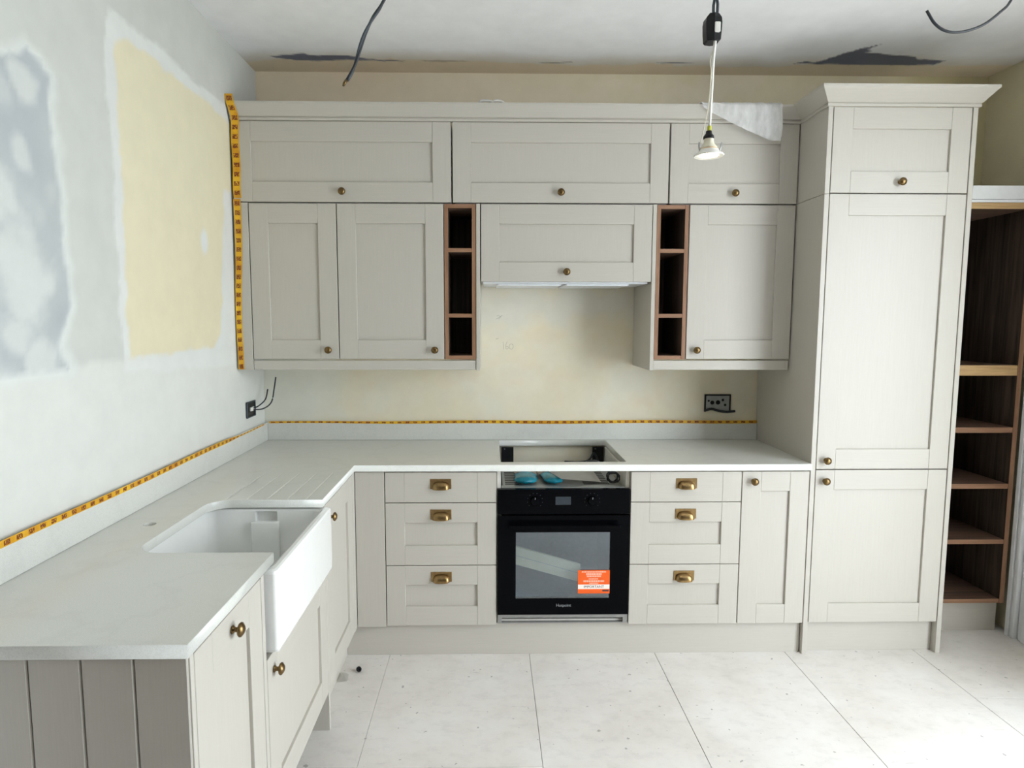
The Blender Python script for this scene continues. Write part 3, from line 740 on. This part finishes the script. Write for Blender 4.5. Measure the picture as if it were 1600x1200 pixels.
c = thing('hood_cabinet', (1.563, -.18, 1.72), 'greige lift-up cabinet housing the extractor over the oven', 'cabinet')
box('body', (1.160, 1.966, -NU+.032, -.003, 1.7235, 2.0795), 'carcass', c)
d = shaker('B', c, 'door', 1.1625, 1.9655, 1.7205, 2.0775, NU); knob('B', d, 1.5645, NU, 1.766)
# extractor under the cabinet
c = thing('extractor_hood', (1.563, -.18, 1.70), 'slim pale extractor hood under the lift-up cabinet', 'extractor')
box('casing', (1.172, 1.955, -.335, -.03, 1.712, 1.7225), 'hood_white', c)
for a, b in ((1.235, 1.545), (1.56, 1.87)):
    f_ = box('filter_panel', (a, b, -.322, -.045, 1.7045, 1.7115), 'hood_white', c, bev=.002)
    box('light_strip', (a+.01, b-.01, -.330, -.3245, 1.703, 1.7115), 'hood_white', f_, bev=.001)
box('front_lip', (1.172, 1.955, -.337, -.3355, 1.712, 1.7225), 'hood_white', c, bev=.0004)
# top boxes
for u0, u1, ku, lb in ((.020, 1.0245, .521, 'greige top cabinet at the far left under the cornice'), (1.0315, 2.0375, 1.534, 'greige top cabinet in the middle, over the extractor'), (2.0440, 2.6435, 2.347, 'greige top cabinet at the right, behind the hanging lamp')):
    c = thing('top_cabinet', ((u0+u1)/2, -.18, 2.08), lb, 'cabinet', 'top row cabinets')
    box('body', (u0+.012, u1, -NU+.032, -.003, 2.0825, 2.447), 'carcass', c)
    d = shaker('B', c, 'door', u0, u1-.001, 2.0845, 2.446, NU); knob('B', d, ku, NU, 2.130)
for a, b, lb in ((.084, 1.1385, 'greige light pelmet under the left wall cabinet'), (1.9875, 2.640, 'greige light pelmet under the right wall cabinet')):
    tag(box('light_pelmet', (a, b, -NU+.004, -NU+.022, 1.3025, 1.3475), 'paint_h', bev=.0015), lb, 'pelmet', 'light pelmets')
prof = [(-.02, 2.4475), (.006, 2.4475), (.008, 2.450), (.008, 2.4585), (.004, 2.461), (.012, 2.465), (.030, 2.505), (.033, 2.511), (.034, 2.514), (.034, 2.522), (-.02, 2.522)]
tag(obj('cornice', cornice_sweep([((.018, -.361), (0, -1)), ((2.6455, -.361), (0, -1))], prof), 'paint_h', smooth=.5), 'long greige cornice over the wall cabinets', 'cornice')

# ---- walnut shelf unit at the right
c = thing('shelf_unit', (3.51, -.2, .157), 'tall walnut open shelf unit right of the tall cabinet', 'shelf')
SF = .42
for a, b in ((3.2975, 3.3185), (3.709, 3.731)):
    s = box('side', (a, b, -SF, -.004, .157, 2.083), 'walnut_v_shade', c, bev=.0005); box('edging', (a, b, -SF-.001, -SF, .157, 2.083), 'edge_v_lit', s, bev=0)
for nm, z0, z1, em in (('bottom', .157, .177, 'edge_h_lit'), ('shelf', .456, .478, 'edge_h_lit'), ('shelf', .731, .755, 'edge_h_lit'), ('shelf', 1.005, 1.031, 'edge_h_lit'), ('shelf', 1.280, 1.329, 'oak_h'), ('top', 2.055, 2.083, 'oak_h')):
    s = box(nm, (3.319, 3.7085, -SF+.002, -.004, z0, z1), 'walnut_h_lit', c, bev=.0005); box('edging', (3.319, 3.7085, -SF+.0008, -SF+.002, z0, z1), em, s, bev=0)
box('back', (3.319, 3.7085, -.022, -.012, .178, 2.054), 'walnut_v_shade', c, bev=0)
ft = box('fascia', (3.2965, 3.745, -SF-.012, -SF+.01, 2.097, 2.158), 'trim_paint', c, bev=.001)
box('bead', (3.2965, 3.745, -SF-.008, -SF+.01, 2.0835, 2.0965), 'trim_paint', ft, bev=.003, seg=2)
box('lid', (3.2965, 3.745, -SF+.0105, -.004, 2.142, 2.158), 'trim_paint', c)

# ================================================================== LOOSE THINGS
# warning tapes
pts = [(.027, -.3965, 2.552), (.031, -.3965, 2.525), (.034, -.3965, 2.511), (.037, -.390, 2.497), (.041, -.384, 2.48), (.043, -.374, 2.461), (.043, -.3705, 2.446), (.040, -.3625, 2.438)]
z = 2.40
while z > 2.10: pts.append((.038-.002*math.sin(z*30), -.3612, z)); z -= .05
ribbon('warning_tape', pts, (1, 0, 0), [.036]*len(pts), 'tape_print').name
o = bpy.data.objects['warning_tape']; tag(o, 'yellow printed tape down the wall edge of the top cabinet', 'tape', 'yellow printed tapes')
pts = []; z = 2.095
while z > 1.305: pts.append((.034-.004*math.sin(z*9)-.010*(2.1-z)/.8, -.3612, z)); z -= .05
pts.append((.026, -.3612, 1.306))
tag(ribbon('warning_tape', pts, (1, 0, 0), [.034-.008*(i/len(pts)) for i in range(len(pts))], 'tape_print'), 'yellow printed tape down the wall edge of the left wall cabinet', 'tape', 'yellow printed tapes')
pts = [(x, -.0212, .9965+.0015*math.sin(x*7)) for x in np.linspace(.03, 2.644, 45)]
tag(ribbon('warning_tape', pts, (0, 0, 1), [.011+.006*min(1, max(0, (p[0]-.3)/.9)) for p in pts], 'tape_print'), 'yellow printed tape along the back wall upstand', 'tape', 'yellow printed tapes')
pts = [(.0212, y, .9955+.002*math.sin(y*6)) for y in np.arange(-2.17, -.02, .05)]
tag(ribbon('warning_tape', pts, (0, 0, 1), [.018 if p[1] < -.55 else .018-.011*min(1, (p[1]+.55)/.15) for p in pts], 'tape_print', normal=(1, 0, 0)), 'yellow printed tape along the left wall upstand', 'tape', 'yellow printed tapes')

# hanging downlight on a temporary flex
LXP, LYP = 1.837, -1.5
c = thing('hanging_downlight', (LXP, LYP, 2.0), 'lit temporary downlight hanging from the ceiling on white flex', 'lamp')
up = []
for ph in (0, math.pi):
    up.append(obj('supply_cable', tube(bmesh.new(), [(LXP+.002+.006*math.sin(k*.75+ph)+.0015, LYP+.006*math.cos(k*.75+ph), 2.375+(ZC-2.376)*k/24) for k in range(25)], .0042, 8), 'cable_grey', c, smooth=True))
bm = bmesh.new()
loops = [[Vector((LXP-.004+sx_*w/2, LYP+sy_*.016, zz)) for sx_, sy_ in ((-1, -1), (0, -1.3), (1, -1), (1, 1), (0, 1.3), (-1, 1))] for zz, w in ((2.324, .032), (2.328, .040), (2.35, .044), (2.375, .046), (2.388, .042), (2.398, .026))]
jb = obj('junction_box', loft(bm, loops, True, True), 'black_plastic', c)
box('cable_clamp', (LXP-.004, LXP+.012, LYP-.024, LYP-.012, 2.345, 2.373), 'white_plastic', jb, bev=.002)
flex = obj('flex', tube(bmesh.new(), [(LXP, LYP-.012, 2.345), (LXP+.001, LYP-.012, 2.32), (LXP+.0005, LYP-.004, 2.28), (LXP, LYP, 2.2), (LXP-.003, LYP, 2.09)], .0046, 10), 'white_plastic', c, smooth=True)
obj('earth_core', tube(bmesh.new(), spline([(LXP-.004, LYP-.006, 2.30), (LXP-.009, LYP-.006, 2.27), (LXP-.005, LYP-.006, 2.24), (LXP-.010, LYP-.006, 2.15), (LXP-.022, LYP-.008, 2.08), (LXP-.030, LYP-.01, 2.045)]), .0012, 6), 'cream_plastic', c, smooth=True)
obj('cable_collar', lathe(bmesh.new(), [(0, 0), (0, .006), (.012, .006), (.012, 0)], (0, 0, 1), (LXP-.003, LYP, 2.083), 14), 'yellow_green', c, smooth=.6)
obj('lampholder', lathe(bmesh.new(), [(0, 0), (0, .015), (.003, .0155), (.007, .0145), (.014, .009), (.021, .008), (.0225, 0)], (0, 0, 1), (LXP-.004, LYP, 2.0605), 20), 'black_plastic', c, smooth=.6)
obj('bulb_body', lathe(bmesh.new(), [(0, 0), (0, .024), (.012, .0235), (.022, .0155), (.030, .0135), (.036, .0135), (.0365, 0)], (0, 0, 1), (LXP-.003, LYP, 2.0235), 24), 'cream_plastic', c, smooth=.6)
obj('trim_ring', lathe(bmesh.new(), [(0, .027), (-.003, .041), (.000, .0425), (.003, .040), (.010, .029), (.016, .0265), (.010, .025), (0, .027)], (0, 0, 1), (LXP-.002, LYP, 2.0135), 32), 'white_plastic', c, smooth=.9)
obj('amber_rim', lathe(bmesh.new(), [(0, .0245), (.004, .0256), (.008, .0245)], (0, 0, 1), (LXP-.002, LYP, 2.0235), 28), 'amber_rim', c, smooth=True)
for s in (-1, 1):
    obj('spring_clip', tube(bmesh.new(), [(LXP+s*.028, LYP, 2.02), (LXP+s*.031, LYP, 2.035), (LXP+s*.033, LYP-.004, 2.05)], .0018, 6), 'steel', c, smooth=True)
obj('lens', lathe(bmesh.new(), [(0, 0), (-.003, .012), (0, .026), (.004, .027), (.004, 0)], (0, 0, 1), (LXP-.002, LYP, 2.0125), 28), 'lamp_glow', c, smooth=True)
sl = bpy.data.lights.new('downlight_beam', 'SPOT'); sl.energy = 9; sl.color = (1, .84, .62); sl.spot_size = math.radians(110); sl.spot_blend = .8; sl.shadow_soft_size = .025
so = bpy.data.objects.new('downlight_beam', sl); link(so, c, (LXP-.002, LYP, 2.004))
# bare cables from the ceiling
c = thing('ceiling_cable', (.95, -1.3, ZC), 'dark twin cable hanging from the ceiling above the drainer', 'cable', 'bare ceiling cables')
pth = spline([(.985, -1.3, ZC), (.93, -1.3, 2.64), (.874, -1.3, 2.527), (.838, -1.3, 2.475), (.812, -1.3, 2.42), (.781, -1.3, 2.336), (.752, -1.3, 2.285)], 6)
obj('core', tube(bmesh.new(), pth, .0048, 8), 'cable_black', c, smooth=True)
obj('core', tube(bmesh.new(), [p+Vector((.004*math.cos(i*.35), -.006*math.sin(i*.35)-.002, .0)) for i, p in enumerate(pth)], .0042, 8), 'cable_grey', c, smooth=True)
obj('stripped_end', tube(bmesh.new(), [(.753, -1.302, 2.287), (.746, -1.303, 2.276), (.742, -1.303, 2.268)], [.0052, .0052, .003], 8), 'knob_brass', c, smooth=True)
tag(obj('ceiling_cable', tube(bmesh.new(), spline([(2.578, -1.3, 2.511), (2.608, -1.3, 2.471), (2.648, -1.3, 2.449), (2.70, -1.3, 2.449), (2.76, -1.3, 2.469), (2.81, -1.3, 2.506), (2.846, -1.3, 2.547), (2.885, -1.3, 2.66), (2.89, -1.3, ZC)], 8), .0042, 8), 'cable_black', smooth=True), 'thin dark cable looping down from the ceiling near the tall unit', 'cable', 'bare ceiling cables')

# packing foam sheet draped over the cornice
bm = bmesh.new(); n, m = 26, 16; V = []
for i in range(n+1):
    s = i/n; x = 2.165+s*.37; row = []
    low = 2.522-.012-.15*min(1, max(0, s*1.12))**.85
    for j in range(m+1):
        q = j/m; w = .004*math.sin(x*70+q*4)+.003*math.sin(x*160+q*11)
        if q < .2: p = (x, -.36-.038*(q/.2), 2.5265+.004*abs(math.sin(x*60)))
        else:
            k = (q-.2)/.8; z_ = 2.525+(low-2.525)*k
            y_ = -.4-.004 if z_ > 2.5 else -.4-.004+.010*min(1, (2.5-z_)/.1)
            p = (x+.012*k*math.sin(k*3), y_+w*.6-.005, z_)
        row.append(bm.verts.new(p))
    V.append(row)
for i in range(n):
    for j in range(m): bm.faces.new((V[i][j], V[i+1][j], V[i+1][j+1], V[i][j+1]))
tag(obj('packing_foam', bm, 'tissue', smooth=True), 'thin white packing foam sheet draped over the cornice', 'packaging')
bm = bmesh.new()
for k in range(2):
    pth = spline([(1.155+k*.06, -.37, 2.5278), (1.165+k*.06, -.375, 2.535), (1.20+k*.05, -.37, 2.537), (1.225+k*.045, -.37, 2.5278)], 6); tube(bm, pth, .006, 6)
tag(obj('paper_scrap', bm, 'paper', smooth=True), 'small crumpled scrap lying on top of the wall cabinets', 'scrap')

# wall boxes
c = thing('socket_box', (0, -.21, 1.055), 'dark recessed socket box on the left wall with two loose wires', 'socket box', 'unfinished socket boxes')
X_ = .0035
bm = bmesh.new(); bx(bm, X_-.002, X_+.002, -.262, -.155, 1.058, 1.130)
obj('back_plate', bm, 'black_plastic', c)
for dims in ((X_, X_+.006, -.266, -.258, 1.054, 1.134), (X_, X_+.006, -.158, -.150, 1.054, 1.134), (X_, X_+.006, -.266, -.150, 1.128, 1.134), (X_, X_+.006, -.266, -.150, 1.054, 1.060)):
    box('rim', dims, 'cable_grey', c, bev=.001)
box('terminal', (X_+.002, X_+.012, -.225, -.185, 1.085, 1.105), 'white_plastic', c, bev=.002)
obj('wire', tube(bmesh.new(), spline([(X_+.01, -.20, 1.098), (.03, -.17, 1.105), (.055, -.14, 1.135), (.062, -.12, 1.185)]), .0035, 8), 'cable_black', c, smooth=True)
obj('wire', tube(bmesh.new(), spline([(X_+.01, -.20, 1.090), (.05, -.16, 1.09), (.082, -.13, 1.12), (.092, -.11, 1.19), (.095, -.09, 1.245)]), .0035, 8), 'cable_black', c, smooth=True)
c = thing('socket_box', (2.433, 0, 1.047), 'galvanised double socket box on the back wall near the tall unit', 'socket box', 'unfinished socket boxes')
box('back_plate', (2.368, 2.498, -.004, -.001, 1.056, 1.136), 'galvanised', c)
for dims in ((2.362, 2.370, -.009, -.001, 1.048, 1.141), (2.497, 2.504, -.009, -.001, 1.056, 1.141), (2.362, 2.504, -.009, -.001, 1.136, 1.143)):
    box('rim', dims, 'black_plastic', c, bev=.001)
for x, zz, r in ((2.405, 1.098, .011), (2.436, 1.099, .012), (2.462, 1.112, .007), (2.385, 1.108, .006), (2.475, 1.085, .007)):
    obj('knockout', lathe(bmesh.new(), [(0, 0), (0, r), (.0012, r*.95), (.0012, 0)], (0, -1, 0), (x, -.004, zz), 16), 'black_plastic', c)
obj('cable_tail', tube(bmesh.new(), spline([(2.366, -.008, 1.056), (2.40, -.012, 1.064), (2.44, -.014, 1.054), (2.48, -.014, 1.050), (2.526, -.014, 1.053)]), .0065, 8), 'cable_black', c, smooth=True)
# pencil marks on the back wall
def stroke(bm, pts, r=.0007):
    tube(bm, [(x, -.0006, z) for x, z in pts], r, 5)
bm = bmesh.new()
stroke(bm, [(1.275, 1.425), (1.277, 1.385)])
stroke(bm, [(1.296, 1.426), (1.288, 1.405), (1.288, 1.390), (1.297, 1.386), (1.304, 1.393), (1.300, 1.402), (1.290, 1.398)])
stroke(bm, [(1.318+.011*math.cos(a*.5), 1.400+.014*math.sin(a*.5)) for a in range(14)])
wb = bpy.data.objects['wall_back']
tag(obj('pencil_number', bm, 'pencil', wb), 'faint pencilled 160', None)
bm = bmesh.new()
stroke(bm, [(1.235, 1.545), (1.25, 1.552), (1.27, 1.565)]); stroke(bm, [(1.24, 1.56), (1.25, 1.566), (1.262, 1.556), (1.25, 1.546)]); stroke(bm, [(1.236, 1.44), (1.25, 1.443)])
tag(obj('pencil_scribble', bm, 'pencil', wb), 'faint pencil scribble', None)
# debris on the floor
c = thing('black_cap', (.625, -.722, 0), 'small black plastic cap lying on the floor by the corner', 'cap')
obj('cap_body', lathe(bmesh.new(), [(0, 0), (0, .011), (.012, .011), (.014, .009), (.014, .006), (.008, .005), (.008, 0)], (.35, -.85, .25), (.625, -.716, .0115), 14), 'black_plastic', c, smooth=.6)
bm = bmesh.new(); V = [bm.verts.new(p) for p in ((.552, -.80, .002), (.592, -.795, .002), (.588, -.745, .004), (.560, -.74, .012), (.575, -.77, .008))]
fs = [bm.faces.new((V[0], V[1], V[4])), bm.faces.new((V[1], V[2], V[4])), bm.faces.new((V[2], V[3], V[4])), bm.faces.new((V[3], V[0], V[4]))]
bmesh.ops.solidify(bm, geom=fs, thickness=.0015)
tag(obj('paper_scrap', bm, 'paper'), 'torn white paper scrap on the floor by the sink run plinth', 'scrap')
